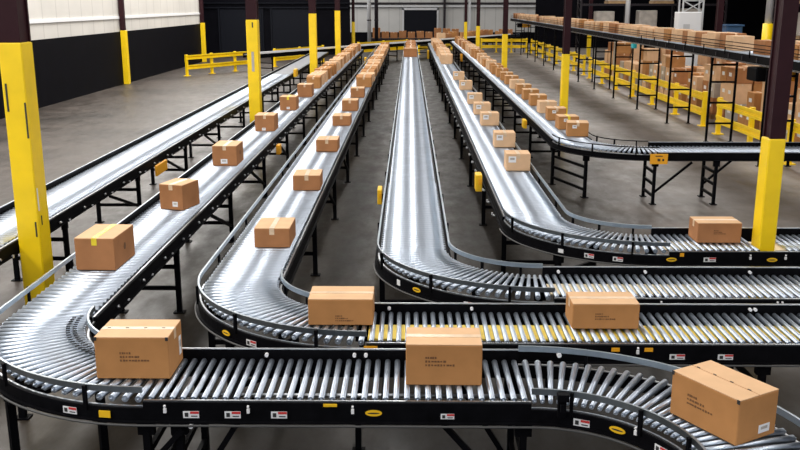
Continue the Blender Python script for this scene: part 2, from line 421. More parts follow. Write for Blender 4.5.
# A: empty straight lane on the left
convA = conveyor('roller_conveyor', 'empty straight conveyor at far left, shiny rollers, no boxes on it',
    [('L', (-4.48, lend(-4.48)), (-4.48, 31.5)), ('L', (-4.48, 31.5), (-4.48, 1.5))], [(-4.48, y, 1, 0) for y in ys(1.5, 45)],
    W=.74, surf=['belt', None], guards=[('high', 'flush'), ('high', 'flush')], base=(-4.48, 9))
# B: curves to the front and leaves at lower right
BC = (-2.84, 5.53); R0 = 1.18
uB = u_segs(BC[0], BC[1], lend(BC[0]), .76)
segB = [('L', (BC[0], lend(BC[0])), (BC[0], 8.7)), ('L', (BC[0], 8.7), (BC[0], BC[1] + R0))] + uB[1:] + [('A', (.76, BC[1] - R0), R0, PI / 2, 0), ('L', (.76 + R0, BC[1] - R0), (.76 + R0, 1.6))]
sB = [(BC[0], y, 1, 0) for y in [6.75] + ys(9.35, 48)] + [(-2.5, 5.88, .707, .707, (.66,)), (-1.66, BC[1], 0, 1), (-1.45, BC[1], 0, 1), (.72, BC[1], 0, 1), (1.94, 4.3, 1, 0), (1.94, 2.0, 1, 0)]
convB = conveyor('roller_conveyor', 'frontmost conveyor, coming down the left, bending across the front and curving off at lower right',
    segB, sB, guards=[('high', 'flush'), ('bar', 'flush'), ('bar', 'bar'), ('flush', 'high'), ('bar', 'bar'), ('flush', 'high')], base=(-1.69, 5.54), n_obj=100)
# C
CC = (-1.49, 6.52)
segC = u_segs(CC[0], CC[1], lend(CC[0]), 6.2)
convC = conveyor('roller_conveyor', 'second conveyor, curving right just behind the frontmost one, with yellow strip between its rollers',
    segC, [(CC[0], y, 1, 0) for y in ys(7.75, 50)] + [(-.38, CC[1], 0, 1), (2.6, CC[1], 0, 1), (5.6, CC[1], 0, 1), (-1.2, 6.95, .72, .69)],
    guards=[('bar', 'flush'), ('bar', 'bar'), ('flush', 'high')], belts=[(2, -.2, .10, 'belt')], base=(-.33, 6.52))
# D
DC = (.04, 7.565)
segD = u_segs(DC[0], DC[1], lend(DC[0]), 6.8)
convD = conveyor('roller_conveyor', 'bright empty conveyor straight down the middle aisle, curving right in the front',
    segD, [(DC[0], y, 1, 0) for y in ys(8.9, 53)] + [(1.2, DC[1], 0, 1), (4.2, DC[1], 0, 1), (6.6, DC[1], 0, 1), (.4, 7.95, .72, .69)],
    guards=[('bar', 'bar'), ('bar', 'bar'), ('flush', 'high')], belts=[(2, -.16, .12, 'cream')], base=(1.22, 7.61))
# E
EC = (1.45, 9.05)
segE = u_segs(EC[0], EC[1], lend(EC[0]), 7.6, 1.15)
convE = conveyor('roller_conveyor', 'conveyor right of the middle aisle, pale boxes along it, curving right beside the yellow column',
    segE, [(EC[0], y, 1, 0) for y in ys(10.4, 56)] + [(2.6, EC[1], 0, 1), (5.4, EC[1], 0, 1), (1.8, 9.35, .72, .69)],
    guards=[('flush', 'bar'), ('bar', 'bar'), ('flush', 'high')], belts=[(2, -.2, .12, 'cream')], base=(2.6, 9.03), nogo=(3.55, 3.81, 8.5, 9.5))
# F
FC = (2.96, 15.2)
segF = u_segs(FC[0], FC[1], lend(FC[0]), 9.4)
convF = conveyor('roller_conveyor', 'loaded conveyor farthest right at floor level, curving right in the middle distance',
    segF, [(FC[0], y, 1, 0) for y in ys(19.6, 58)] + [(4.1, FC[1], 0, 1), (5.12, FC[1], 0, 1), (7.0, FC[1], 0, 1), (9.0, FC[1], 0, 1), (2.86, 16.0, .31, -.95, (.14, .34, .54), .62)],
    guards=[('flush', 'thin'), ('thin', 'thin'), ('flush', 'high')], base=(4.1, 15.2), stand_rungs=(.14, .34, .54))
# diagonal sorter at the back
dv = Vector((8.5, 15.5, 0)).normalized()
T0 = Vector((-7.4, 42.6, 0)); T1 = T0 + dv * 32
convT = conveyor('transfer_conveyor', 'long dark conveyor slanting across the back, where the straight lanes begin',
    [('L', (T0.x, T0.y), (T1.x, T1.y))], [((T0 + dv * d).x, (T0 + dv * d).y, -dv.y, dv.x) for d in range(1, 31, 4)], W=1.0, surf=['belt'],
    guards=[('high', 'high')], base=(T0.x, T0.y), z=.06)
b = MB(); q0 = T0 + Vector((dv.y, -dv.x, 0)) * .52; q1 = q0 + dv * 30; b.bar((q0.x, q0.y, 1.05), (q1.x, q1.y, 1.05), .07, .09); obj('edge_strip', b, M['white'], convT, label='white edge strip')
# G elevated
GZ = 1.35
convG = conveyor('elevated_conveyor', 'black elevated conveyor on tall thin legs at right, packed with a row of boxes',
    [('L', (7.56, 66), (7.56, 11.0))], [], W=.76, z=GZ, guards=[('thin', 'thin')], base=(7.56, 21.9), depth=.16, n_obj=100)
for y in [11.65] + [18.55 + 3.45 * k for k in range(14)]: stand(convG, 7.56, y, 1, 0, .30, GZ + ZR - .17, (.45, .95, 1.45, 1.86), .05)
for k in range(60):
    b = MB(); b.box((7.17, 13.0 + k * .85, GZ + .80), (.02, .05, .09)); obj('roller_bracket', b, M['rack'], convG)
b = MB(); b.sweep([(7.56, 11, 1, 0), (7.56, 66, 1, 0)], -.40, -.37, GZ + .70, GZ + .728); obj('lower_rail', b, M['edge'], convG)
for zz in (1.02, 1.10):
    b = MB(); b.sweep([(7.56, 11, 1, 0), (7.56, 66, 1, 0)], -.375, -.36, GZ + zz, GZ + zz + .016); obj('guard_rail', b, M['black'], convG)
for yy, m2 in ((19.0, 'orange'), (61.0, 'orange')):
    b = MB(); b.box((7.35, yy, GZ + .52), (.5, .55, .28), bev=.02); mt_ = obj('drive_motor', b, M['black'], convG)
    b = MB(); b.cyl((7.40, yy - .30, GZ + .52), (7.9, yy - .30, GZ + .52), .13, 16); obj('motor_housing', b, M[m2], mt_)
b = MB(); b.box((7.14, 29.3, GZ + .62), (.12, .3, .14), bev=.01); obj('control_box', b, M['teal'], convG)
# diagonal braces
def brace(parent, p0, p1, w_=.035):
    b = MB(); b.bar(p0, p1, w_); obj('diagonal_brace', b, M['blackleg'], parent)
brace(convB, (-1.42, 5.17, .70), (-1.95, 5.25, .10)); brace(convB, (-1.10, 5.2, .70), (-1.45, 5.25, .12)); brace(convB, (-1.02, 5.85, .70), (-1.45, 5.85, .05))
brace(convB, (.22, 5.25, .70), (.70, 5.25, .15)); brace(convB, (.36, 5.85, .70), (.72, 5.85, .1))
brace(convF, (4.75, 15.0, .70), (4.14, 15.0, .18)); brace(convF, (5.7, 15.6, .70), (5.14, 15.6, .2)); brace(convF, (6.6, 15.0, .70), (6.98, 15.0, .2))
for y in (13.56, 16.5, 19.5): brace(convA, (-4.15, y - 1.4, .70), (-4.15, y - .05, .25))
for y in (12.35, 15.35, 18.35): brace(convB, (-2.52, y - 1.3, .70), (-2.52, y - .05, .25))
for y in (13.75, 16.75): brace(convC, (-1.17, y - 1.2, .70), (-1.17, y - .05, .25))
air_line(convB, segB[2:5], -.40); air_line(convC, segC[1:], -.395, .742); air_line(convD, segD[1:], -.395, .742); air_line(convE, segE[1:], -.395, .742)
# line shaft seen between the front rollers
b = MB(); b.cyl((-1.6, 5.46, .80), (.75, 5.46, .80), .014, 10); obj('line_shaft', b, M['edge'], convB)
b = MB(); b.cyl((-1.6, 5.40, .78), (.75, 5.40, .78), .008, 8); obj('air_line', b, M['edge'], convB)
for cv, x0, x1, cy in ((convB, -1.66, .74, BC[1]), (convC, -.3, 6.1, CC[1]), (convD, 1.25, 6.7, DC[1]), (convE, 2.6, 7.5, EC[1])):
    k = x0 + .5
    while k < x1:
        b = MB(); b.box((k, cy, .80), (.04, .72, .05)); obj('bed_cross_bar', b, M['black'], cv); k += 1.0
for cv, cx, y0, y1 in ((convA, -4.48, 5, 46), (convB, -2.87, 6.8, 49), (convC, -1.51, 7.8, 51), (convD, .04, 8.9, 53.5), (convE, 1.43, 10.3, 56), (convF, 2.94, 16.5, 58)):
    b = MB(); b.box((cx, (y0 + y1) / 2, .815), (.70, y1 - y0, .012)); obj('under_pan', b, M['pan'], cv)

b = MB()
ang = [PI + (PI / 2) * k / 60 for k in range(61)]
for k in range(0, 60):
    for rr in (R0 - .255, R0 - .205):
        if (k + (rr > R0 - .22)) % 2: continue
        a = PI + PI / 2 * (k + .5) / 60; c_ = (BC[0] + R0 + rr * math.cos(a), BC[1] + R0 + rr * math.sin(a), ZR + .001); b.box(c_, (.03, .014, .004), a)
obj('drive_band', b, M['black'], convB, kind='stuff')
# stickers, sensors ---------------------------------------------------------
def plate(parent, name, p, nrm, w_, h_, mat, th=.006, lab=None):
    n = Vector((nrm[0], nrm[1], 0)).normalized(); a = math.atan2(n.y, n.x) + PI / 2
    b = MB(); b.box((p[0] + n.x * th / 2, p[1] + n.y * th / 2, p[2]), (w_, th, h_), a); return obj(name, b, M[mat], parent, label=lab)
def warning(parent, p, nrm, w_=.10, h_=.045):
    n = Vector((nrm[0], nrm[1], 0)).normalized(); tg = Vector((-n.y, n.x, 0)); a = math.atan2(n.y, n.x) + PI / 2
    b = MB(); P = Vector(p)
    b.box(P + n * .002, (w_, .004, h_), a, 0)
    b.box(P + n * .005 + tg * w_ * .22 + Vector((0, 0, h_ * .32)), (w_ * .54, .003, h_ * .34), a, 1)
    b.box(P + n * .005 - tg * w_ * .28, (w_ * .22, .003, h_ * .6), a, 2)
    b.box(P + n * .005 + tg * w_ * .2 - Vector((0, 0, h_ * .2)), (w_ * .4, .003, h_ * .14), a, 2)
    obj('warning_label', b, [M['paper'], M['red'], M['blackink']], parent, label='white and red warning label')
def oval(parent, p, nrm, w_=.105, h_=.042):
    n = Vector((nrm[0], nrm[1], 0)).normalized(); u = Vector((-n.y, n.x, 0)); b = MB()
    b.disc(Vector(p), n, u, w_ / 2, h_ / 2, .003, 20, 0); b.disc(Vector(p) + n * .003, n, u, w_ * .36, h_ * .12, .001, 16, 1)
    obj('oval_label', b, [M['ydull'], M['blackink']], parent, label='yellow oval label')
def peg(parent, p, nrm, r=.013):
    n = Vector((nrm[0], nrm[1], 0)).normalized(); b = MB(); b.cyl(Vector(p), Vector(p) + n * .03, r, 14); obj('photo_eye', b, M['paper'], parent, label='round white photo eye')
def eye(parent, p, nrm):
    n = Vector((nrm[0], nrm[1], 0)).normalized(); a = math.atan2(n.y, n.x) + PI / 2; b = MB()
    b.box(Vector(p) + n * .01, (.018, .016, .028), a); b.box(Vector(p) + n * .012 + Vector((0, 0, .030)), (.012, .016, .012), a); obj('photo_eye', b, M['paper'], parent, label='small white photo eye')
S = (0, -1); yb = BC[1] - .37
for x in (-1.36, -1.10, -.81): warning(convB, (x, yb, .805), S)
warning(convB, (.24, yb, .80), S, .085, .035)
oval(convB, (-.22, yb, .82), S)
plate(convB, 'name_plate', (-.49, yb, .872), S, .085, .018, 'ydull')
for x in (-1.52, -1.0, -.35): eye(convB, (x, yb, .835), S)
peg(convB, (-1.36, yb, .735), S, .014)
def on_arc(c, R, deg): a = math.radians(deg); return (c[0] + R * math.cos(a), c[1] + R * math.sin(a)), (math.cos(a), math.sin(a))
def arc_item(fn, parent, c, R, deg, z, *a, inner=False, **k):
    (x, y), n = on_arc(c, R, deg)
    if inner: n = (-n[0], -n[1])
    fn(parent, (x, y, z), n, *a, **k)
cB = (-1.69, BC[1] + R0); Ro = R0 + .372
arc_item(warning, convB, cB, Ro, 253, .80); arc_item(lambda P, p, n: plate(P, 'name_plate', p, n, .075, .045, 'ydull'), convB, cB, Ro, 262, .80)
cB2 = (.76, BC[1] - R0); Ri = R0 - .372
arc_item(warning, convB, cB2, Ri, 68, .79, inner=True); arc_item(oval, convB, cB2, Ri, 52, .80, inner=True); arc_item(warning, convB, cB2, Ri, 30, .79, inner=True)
arc_item(eye, convB, cB2, Ri, 43, .83, inner=True)
# photo-eye bracket on front curve
b = MB(); b.box((.94, 5.12, .90), (.05, .04, .16)); b.box((.94, 5.09, .965), (.07, .05, .045)); b.box((.94, 5.07, .90), (.03, .03, .05)); obj('sensor_bracket', b, M['black'], convB)
for x in (-.99, -.38, -.30): peg(convB, (x, BC[1] + .335, .925), S)
peg(convB, (1.04, BC[1] + .34, .93), S, .016)
yc = CC[1] - .37
for x in (-.54, 1.95, 2.30): warning(convC, (x, yc, .80), S, .11, .04)
for x in (-.28, 1.50, 1.74): plate(convC, 'reflector', (x, yc, .855), S, .10 if x < 0 else .06, .04 if x < 0 else .028, 'orange')
for x in (-.01, 1.66): eye(convC, (x, yc, .84), S)
for x in (-.16, 1.43, 2.72, 2.76, .5): peg(convC, (x, CC[1] + .335, .925), S)
cC = (-.33, CC[1] + R0)
arc_item(oval, convC, cC, Ro, 225, .80); arc_item(warning, convC, cC, Ro, 236, .79)
yd = DC[1] - .37
oval(convD, (2.43, yd, .80), S); oval(convD, (4.2, yd, .80), S)
for x in (2.11, 3.08, 3.12): eye(convD, (x, yd, .84), S)
for x in (1.36, 2.15, 3.10): peg(convD, (x, DC[1] + .335, .92), S, .014)
cD = (1.22, DC[1] + R0)
arc_item(oval, convD, cD, Ro, 222, .80); arc_item(lambda P, p, n: plate(P, 'white_label', p, n, .05, .05, 'paper'), convD, cD, Ro, 212, .80); arc_item(warning, convD, cD, Ro, 243, .78)
ye = EC[1] - .37
oval(convE, (2.62, ye, .81), S); warning(convE, (3.0, ye, .81), S, .12); plate(convE, 'reflector', (2.72, ye, .86), S, .04, .035, 'orange'); oval(convE, (3.62, ye, .81), S); warning(convE, (4.1, ye, .81), S)
eye(convE, (3.4, ye, .83), S); eye(convE, (3.75, ye, .83), S)
cE = (EC[0] + 1.15, EC[1] + 1.15); RoE = 1.15 + .372
for d, kk in ((228, 0), (240, 1), (251, 1)):
    arc_item(warning if kk else (lambda P, p, n: plate(P, 'white_label', p, n, .06, .04, 'paper')), convE, cE, RoE, d, .79)
# side boxes hanging on the lanes
def side_box(parent, p, d, mat, name='junction_box'):
    b = MB(); b.box(p, d, bev=.008); o = obj(name, b, M[mat], parent)
    b = MB(); b.box((p[0] + d[0] * .2, p[1] - d[1] / 2 - .004, p[2] + d[2] * .1), (d[0] * .5, .008, d[2] * .35)); obj('cover_plate', b, M['orange'], o)
side_box(convA, (-4.04, 14.4, .70), (.04, .62, .17), 'orange', 'hanging_sign'); side_box(convB, (-2.38, 16.2, .72), (.07, .22, .17), 'orange')
side_box(convE, (.98, 12.6, .83), (.09, .26, .24), 'ydull'); side_box(convD, (-.40, 11.9, .78), (.06, .30, .20), 'ydull')
side_box(convF, (2.50, 19.6, .75), (.08, .30, .18), 'ydull'); side_box(convA, (-4.02, 32.0, .92), (.10, .5, .26), 'ydull')
side_box(convE, (.98, 49.2, .62), (.10, .5, .45), 'ydull'); side_box(convF, (2.48, 44.0, .75), (.10, .5, .35), 'orange'); side_box(convC, (-1.98, 40.8, .80), (.10, .4, .30), 'ydull')
fs = plate(convF, 'hanging_sign', (4.13, 14.79, .79), S, .29, .17, 'orange', .012, lab='orange yellow sign plate')
b = MB()
for i in range(3): b.box((4.13 + .015 * (i - 1), 14.775, .775 - .0 * i), (.012, .004, .04))
b.box((4.20, 14.775, .775), (.03, .004, .035)); b.box((4.13, 14.775, .84), (.12, .004, .012)); obj('sign_lettering', b, M['blackink'], fs)
# round bolts along the black sides of two lanes
for cv, x, y0, y1, st in ((convA, -4.10, 7.0, 30, .8), (convB, -2.475, 7.2, 30, .75), (convE, 1.035, 10.6, 26, .75)):
    y = y0; d = 1 if x < 0 else -1
    while y < y1:
        b = MB(); b.cyl((x, y, .80), (x + d * .025, y, .81), .014, 8); obj('bolt', b, M['edge'], cv)
        b = MB(); b.box((x + d * .008, y + .3, .76), (.016, .03, .03)); obj('bolt', b, M['pipe'], cv); y += st

# ------------------------------------------------------------------ cartons
ORD = ['nearest', 'second', 'third', 'fourth', 'fifth', 'sixth', 'seventh', 'eighth', 'ninth', 'tenth']
def carton(x, y, z, w_, d_, h_, rz, label, group=None, mat='kraft', tape='tape', prints=None, paper=None, detail=2, corner=False, holes=False):
    """w_ along local x, d_ along local y; long seam along the longer one"""
    t = thing('cardboard_box', label, 'box', (0, 0, 0), group)
    b = MB(); b.box((0, 0, h_ / 2), (w_, d_, h_), bev=.006); obj('carton_body', b, M[mat], t)
    alongx = w_ >= d_
    # two top flaps meeting at the seam
    for q in (-1, 1):
        b = MB()
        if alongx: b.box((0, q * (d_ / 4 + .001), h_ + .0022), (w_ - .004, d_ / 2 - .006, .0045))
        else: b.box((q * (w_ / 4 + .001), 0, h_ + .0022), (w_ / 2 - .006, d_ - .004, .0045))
        obj('flap', b, M['kraft_toplit'] if mat != 'kraft_pale' else M['kraft_pale'], t)
    if tape:
        b = MB(); tw = .05
        if alongx:
            b.box((0, 0, h_ + .0055), (w_ * .99, tw, .002))
            for q in (-1, 1): b.box((q * (w_ / 2 + .0012), 0, h_ - .03), (.002, tw, .065))
        else:
            b.box((0, 0, h_ + .0055), (tw, d_ * .99, .002))
            for q in (-1, 1): b.box((0, q * (d_ / 2 + .0012), h_ - .03), (tw, .002, .065))
        obj('tape', b, M[tape], t)
    if prints:
        b = MB(); px, pz, sc_ = prints; yy = -d_ / 2 - .0008
        rnd = random.Random(int(abs(x * 1000 + y * 77)))
        for r, (n, wv) in enumerate(((5, .05), (7, .09), (10, .13))):
            xx = px
            for k in range(n):
                ww = wv / n * rnd.uniform(.5, .95) * sc_; b.box((xx + ww / 2, yy, pz - r * .017 * sc_), (ww, .0012, .010 * sc_ * rnd.uniform(.6, 1))); xx += wv / n * sc_
        obj('printed_text', b, M['ink'], t)
    if paper:
        side, px, pz, pw, ph = paper; b = MB()
        if side == 'f': b.box((px, -d_ / 2 - .001, pz), (pw, .002, ph)); b.box((px, -d_ / 2 - .0025, pz + ph * .1), (pw * .6, .001, ph * .35), mi=1)
        elif side == 'r': b.box((w_ / 2 + .001, px, pz), (.002, pw, ph)); b.box((w_ / 2 + .0025, px, pz + ph * .1), (.001, pw * .6, ph * .35), mi=1)
        else: b.box((px, pz, h_ + .0065), (pw, ph, .002))
        obj('shipping_label', b, [M['paper'], M['wrap']], t)
    if corner:
        for sx in (-1, 1):
            b = MB(); b.box((sx * (w_ / 2 - .009), -d_ / 2 - .001, h_ - .006), (.018, .004, .024)); obj('corner_hole', b, M['blackink'], t)
        for k in range(4):
            b = MB(); b.box((-w_ * .40 + k * w_ * .25, .002, h_ + .0075), (.022, .008, .002)); obj('seam_gap', b, M['blackink'], t)
    if holes:
        b = MB()
        for sx in (-1, 1): b.disc((sx * (w_ / 2), 0, h_ * .55), (sx, 0, 0), (0, 1, 0), .028, .034, .002, 16)
        obj('hand_hole', b, M['ink'], t)
    t.location = (x, y, z); t.rotation_euler = (0, 0, rz)
    return t
Z0 = ZR + .001
# the big ones in the front
carton(-1.81, 5.655, Z0, .485, .345, .285, .0, 'brown taped cardboard box on the left of the frontmost conveyor, printed on its front', prints=(-.08, .18, 1.5), corner=True, paper=('r', .11, .13, .05, .13))
carton(.226, 5.56, Z0, .49, .32, .275, -.012, 'brown cardboard box at the centre of the front, alone on the frontmost conveyor stretch', prints=(-.12, .19, 1.5), tape='tape')
t = carton(1.835, 4.885, Z0, .495, .325, .27, -1.04, 'large tilted cardboard box at lower right, turned on the front curve', prints=(-.12, .17, 1.5), corner=True, paper=('r', .06, .06, .09, .05), tape=None)
carton(-.525, 6.675, Z0, .495, .33, .205, .0, 'brown cardboard box on the second conveyor just after its curve', prints=(-.04, .075, 1.1))
carton(1.485, 6.60, Z0, .505, .30, .195, -.0, 'flat brown cardboard box farther right along the second conveyor', prints=(-.08, .12, 1.2))
carton(3.185, 9.14, Z0, .45, .30, .205, .0, 'reddish brown cardboard box beside the yellow column on the right', mat='kraft_red', prints=(-.06, .13, 1.0))
# lane B
carton(-2.885, 8.22, Z0, .37, .55, .30, -.03, 'brown cardboard box with yellow tape, behind the big left column', tape='ytape', holes=True, mat='kraft_red')
carton(-2.785, 10.65, Z0, .31, .40, .30, -.28, 'brown cardboard box with white label, second behind the yellow-taped box on the left lane', paper=('f', .05, .07, .07, .06), mat='kraft_red')
carton(-2.80, 13.72, Z0, .37, .56, .30, .0, 'brown cardboard box with white label, third box up the left loaded lane', paper=('f', -.01, .07, .10, .07), holes=True, mat='kraft_red')
carton(-2.79, 17.5, Z0, .38, .5, .30, .0, 'brown cardboard box with small bottom label, fourth box up the left loaded lane', paper=('f', -.02, .04, .07, .05), mat='kraft_red')
carton(-2.80, 21.0, Z0, .38, .5, .30, .0, 'cardboard box with yellow tape on top, at the foot of the second left column', tape='ytape', paper=('f', .0, .05, .07, .05), mat='kraft_red')
carton(-2.76, 24.0, Z0, .38, .5, .32, .0, 'plain brown cardboard box just in front of the packed run on the left lane', mat='kraft_red')
SIMPLE = []
def simple(x, y, z, w_, d_, h_, rz, label, group, mat, tmat='tape', side=None):
    SIMPLE.append((max(w_, d_) * h_ / (y * y), x, y, z, w_, d_, h_, rz, label, group, mat, tmat, side))
def simple_mesh(r):
    _, x, y, z, w_, d_, h_, rz, label, group, mat, tmat, side = r
    b = MB(); b.box((0, 0, h_ / 2), (w_, d_, h_), bev=.006)
    c = MB(); c.box((0, 0, h_ + .001), (.05, d_ * .99, .002))
    for q in (-1, 1): c.box((0, q * (d_ / 2 + .001), h_ - .03), (.05, .002, .06))
    e = None
    if side: e = MB(); e.box((-w_ / 2 - .002, 0, h_ * .55), (.002, d_ * .4, .10))
    return b, c, e
def row(cx, y0, y1, w_, d_, h_, gap, group, label, mats, jx=.04, jr=.04):
    y = y0; k = 0
    while y + d_ < y1:
        dd = d_ * random.uniform(.9, 1.12); hh = h_ * random.uniform(.92, 1.1)
        simple(cx + random.uniform(-jx, jx), y + dd / 2, Z0, w_ * random.uniform(.92, 1.0), dd, hh, random.uniform(-jr, jr), label, group, random.choice(mats))
        y += dd + gap * random.uniform(.5, 1.5) + .015; k += 1
row(-2.80, 26.2, 48.8, .42, .55, .34, .10, 'boxes packed along the far left lane', 'brown cardboard box in the packed far run of the left loaded lane', ['kraft', 'kraft', 'kraft_pale'])
# lane C
LC = 'flat box on the lane left of the bright empty one, '
for k, (y, x, d) in enumerate(((8.76, -1.385, .48), (11.62, -1.36, .46), (14.80, -1.375, .46), (18.05, -1.375, .5), (20.6, -1.37, .5), (23.6, -1.37, .5))):
    carton(x, y + d / 2, Z0, .36, d, .195 if k < 4 else .24, 0 if k != 1 else .02, LC + ('nearest to its curve', 'second up from its curve', 'third up from its curve', 'fourth up from its curve', 'fifth up from its curve', 'sixth, before the packed run')[k], tape='tape', mat='kraft_red')
row(-1.36, 26.6, 51.0, .46, .60, .26, .05, 'boxes packed along the lane left of the bright empty one', 'pale topped cardboard box in the packed far run left of the bright empty lane', ['kraft', 'kraft_pale'], .03, .02)
# lane D
carton(.02, 42.2, Z0, .62, .55, .38, 0, 'single brown cardboard box far up the bright empty middle conveyor', tape=None, mat='kraft_red')
row(.05, 43.0, 53.5, .5, .55, .3, .05, 'boxes waiting at the far end of the middle lane', 'small cardboard box at the far end of the bright middle lane', ['kraft', 'kraft_red'])
# lane E
for k, (y, x) in enumerate(((13.07, 1.60), (15.28, 1.63), (18.1, 1.62), (19.95, 1.61), (22.1, 1.60), (25.8, 1.60), (29.2, 1.58))):
    carton(x, y + .19, Z0, .355, .38, .245, random.uniform(-.03, .03), 'pale box on the lane right of the middle aisle, %s from its curve' % ORD[k], mat='kraft_pale', paper=('f', -.09, .17, .11, .09))
row(1.52, 37.0, 55.8, .48, .55, .36, .12, 'pale boxes packed on the lane right of the middle', 'pale cardboard box in the packed far run right of the middle aisle', ['kraft_pale', 'kraft_pale', 'kraft'])
# lane F
for k, y in enumerate((16.6, 17.55, 18.95, 20.25, 21.75, 23.15, 24.6, 26.1, 27.6, 29.0)):
    carton(3.10 + (.03 if k == 0 else 0), y + .2, Z0, .39, .40, .25, random.uniform(-.04, .04) - (.08 if k == 0 else 0), 'box on the far right floor-level lane, %s from its curve' % ORD[k], mat=('kraft', 'kraft', 'kraft', 'kraft_pale')[k % 4], paper=('f', -.06, .18, .08, .06) if k < 3 else None, tape='ytape' if k == 1 else 'tape')
row(3.06, 30.4, 40, .40, .52, .30, .55, 'spaced boxes on the far right lane', 'cardboard box in the spaced middle run of the far right lane', ['kraft', 'kraft_pale'])
row(3.05, 40.4, 58, .42, .55, .36, .10, 'packed boxes on the far right lane', 'cardboard box in the packed far run of the right floor lane', ['kraft', 'kraft_pale', 'kraft_red'])
# G row
y = 12.0; k = 0
mats = ['kraft_pale', 'kraft_pale', 'kraft_pale', 'kraft', 'kraft_red']
while y < 65:
    dd = random.uniform(.42, .62); hh = random.uniform(.28, .37)
    if random.random() > .06:
        simple(7.56 + random.uniform(-.04, .04), y + dd / 2, GZ + ZR + .001, random.uniform(.44, .58), dd, hh, random.uniform(-.05, .05), 'cardboard box in the packed row riding on the elevated conveyor', 'boxes on the elevated conveyor', random.choice(mats))
    y += dd + random.uniform(.02, .09); k += 1

# ------------------------------------------------------------------ yellow guard rails
def fence(p0, p1, label, n, top=.92):
    p0, p1 = Vector((*p0, 0)), Vector((*p1, 0)); t = thing('safety_barrier', label, 'guard rail', p0)
    d = (p1 - p0).normalized(); nn = Vector((d.y, -d.x, 0))
    if nn.y > 0 or (abs(nn.y) < .2 and nn.x > 0): nn = -nn
    for z0, z1 in ((top - .20, top), (.30, .50)):
        b = MB()
        for f0, f1, o in ((0, .3, .095), (.3, .45, .07), (.45, .55, .06), (.55, .7, .07), (.7, 1, .095)):
            za, zb = z0 + (z1 - z0) * f0, z0 + (z1 - z0) * f1
            c = (p0 + p1) / 2 + nn * (o - .02); b.box((c.x, c.y, (za + zb) / 2), ((p1 - p0).length, .03, zb - za), math.atan2(d.y, d.x))
        obj('rail_beam', b, M['yellow'], t)
    for k in range(n + 1):
        q = p0 + (p1 - p0) * k / n; b = MB(); a = math.atan2(d.y, d.x)
        b.box((q.x, q.y, top / 2 + .015), (.11, .11, top + .03), a, bev=.006); b.box((q.x, q.y, .012), (.24, .24, .024), a); obj('post', b, M['yellow'], t)
    return t
fence((8.1, 24.9), (8.1, 41.1), 'long yellow guard rail on the right under the elevated conveyor', 6)
fence((7.98, 16.6), (7.98, 23.3), 'shorter yellow guard rail section nearest on the right, partly behind the dark column', 3)
fence((8.2, 43.0), (8.2, 62), 'distant yellow guard rail continuing at the far right', 7)
fence((-10.35, 42.2), (-7.85, 46.8), 'yellow double guard rail at left before the dark dock bay', 3, .95)
fence((-7.2, 48.6), (-5.0, 52.6), 'low yellow guard rail behind the second left column', 2)
fence((-3.2, 57), (-.2, 61.5), 'small yellow guard rail at the back left of the middle lane', 2)
fence((.6, 60.5), (3.0, 66.0), 'small yellow guard rail at the back right of the middle lane', 2)
fence((4.9, 63), (8.0, 63), 'far yellow guard rail across the back behind the right floor lane', 3)

# ------------------------------------------------------------------ pallets of boxes behind the guard rail
def pallet(x, y):
    t = thing('pallet', 'wooden pallet under stacked cartons behind the yellow guard rail', 'pallet', (x, y, 0), 'pallets behind the guard rail')
    b = MB()
    for k in range(5): b.box((x - .5 + k * .25, y, .125), (.16, 1.1, .022))
    obj('deck', b, M['pallet'], t)
    for q in (-1, 0, 1):
        b = MB(); b.box((x, y + q * .48, .057), (1.15, .1, .112)); obj('runner', b, M['pallet'], t)
row_names = ['front', 'second', 'third']
n = 0
for ri, px in enumerate((9.35, 10.7)):
    py = 17.6 - ri * .2
    while py < 42 and n < 290:
        pallet(px, py); lv = random.choice((2, 3, 3)) + (1 if ri > 0 and random.random() < .6 else 0); zz = .138
        for L in range(lv):
            hh = random.uniform(.42, .58)
            for sx in (-1, 1):
                for sy in (-1, 1):
                    if L == lv - 1 and random.random() < .25: continue
                    h2 = hh - random.uniform(0, .0 if L < lv - 1 else .1); n += 1
                    simple(px + sx * .28, py + sy * .28, zz, random.uniform(.46, .55), random.uniform(.46, .55), h2, random.uniform(-.03, .03), 'carton in the %s row of pallet stacks behind the yellow guard rail' % row_names[ri], 'cartons in the %s row of pallet stacks' % row_names[ri], random.choice(['kraft', 'kraft_pale', 'kraft_pale', 'kraft_red', 'wrap']), random.choice(['tape', 'tape', 'paper']), True)
            zz += hh + .002
        py += 1.45 + (0 if ri else .1)

# ------------------------------------------------------------------ far background
def rack(x0, x1, y, label, levels=(.2, 1.7, 3.2, 4.7), top=6.2):
    t = thing('pallet_rack', label, 'rack', ((x0 + x1) / 2, y, 0)); nb = max(1, int(round((x1 - x0) / 2.7)))
    for k in range(nb + 1):
        x = x0 + (x1 - x0) * k / nb; b = MB()
        for dy in (0, 1.0): b.box((x, y + dy, top / 2), (.09, .09, top))
        z = .3
        while z < top - .6: b.bar((x, y, z), (x, y + 1, z + .5), .03); z += .6
        obj('upright_frame', b, M['rack'], t)
    for z in levels:
        for dy in (0, 1.0):
            b = MB(); b.box(((x0 + x1) / 2, y + dy, z), (x1 - x0, .05, .11)); obj('beam', b, M['rack'], t)
        b = MB(); b.box(((x0 + x1) / 2, y + .5, z + .06), (x1 - x0, 1.0, .015)); obj('deck', b, M['rack'], t)
    return t
rack(9.6, 17.7, 52, 'dark pallet rack behind the elevated conveyor, holding wrapped pale loads')
rack(16.0, 24.1, 40, 'dark pallet rack at the far right edge, behind the tall dark column')
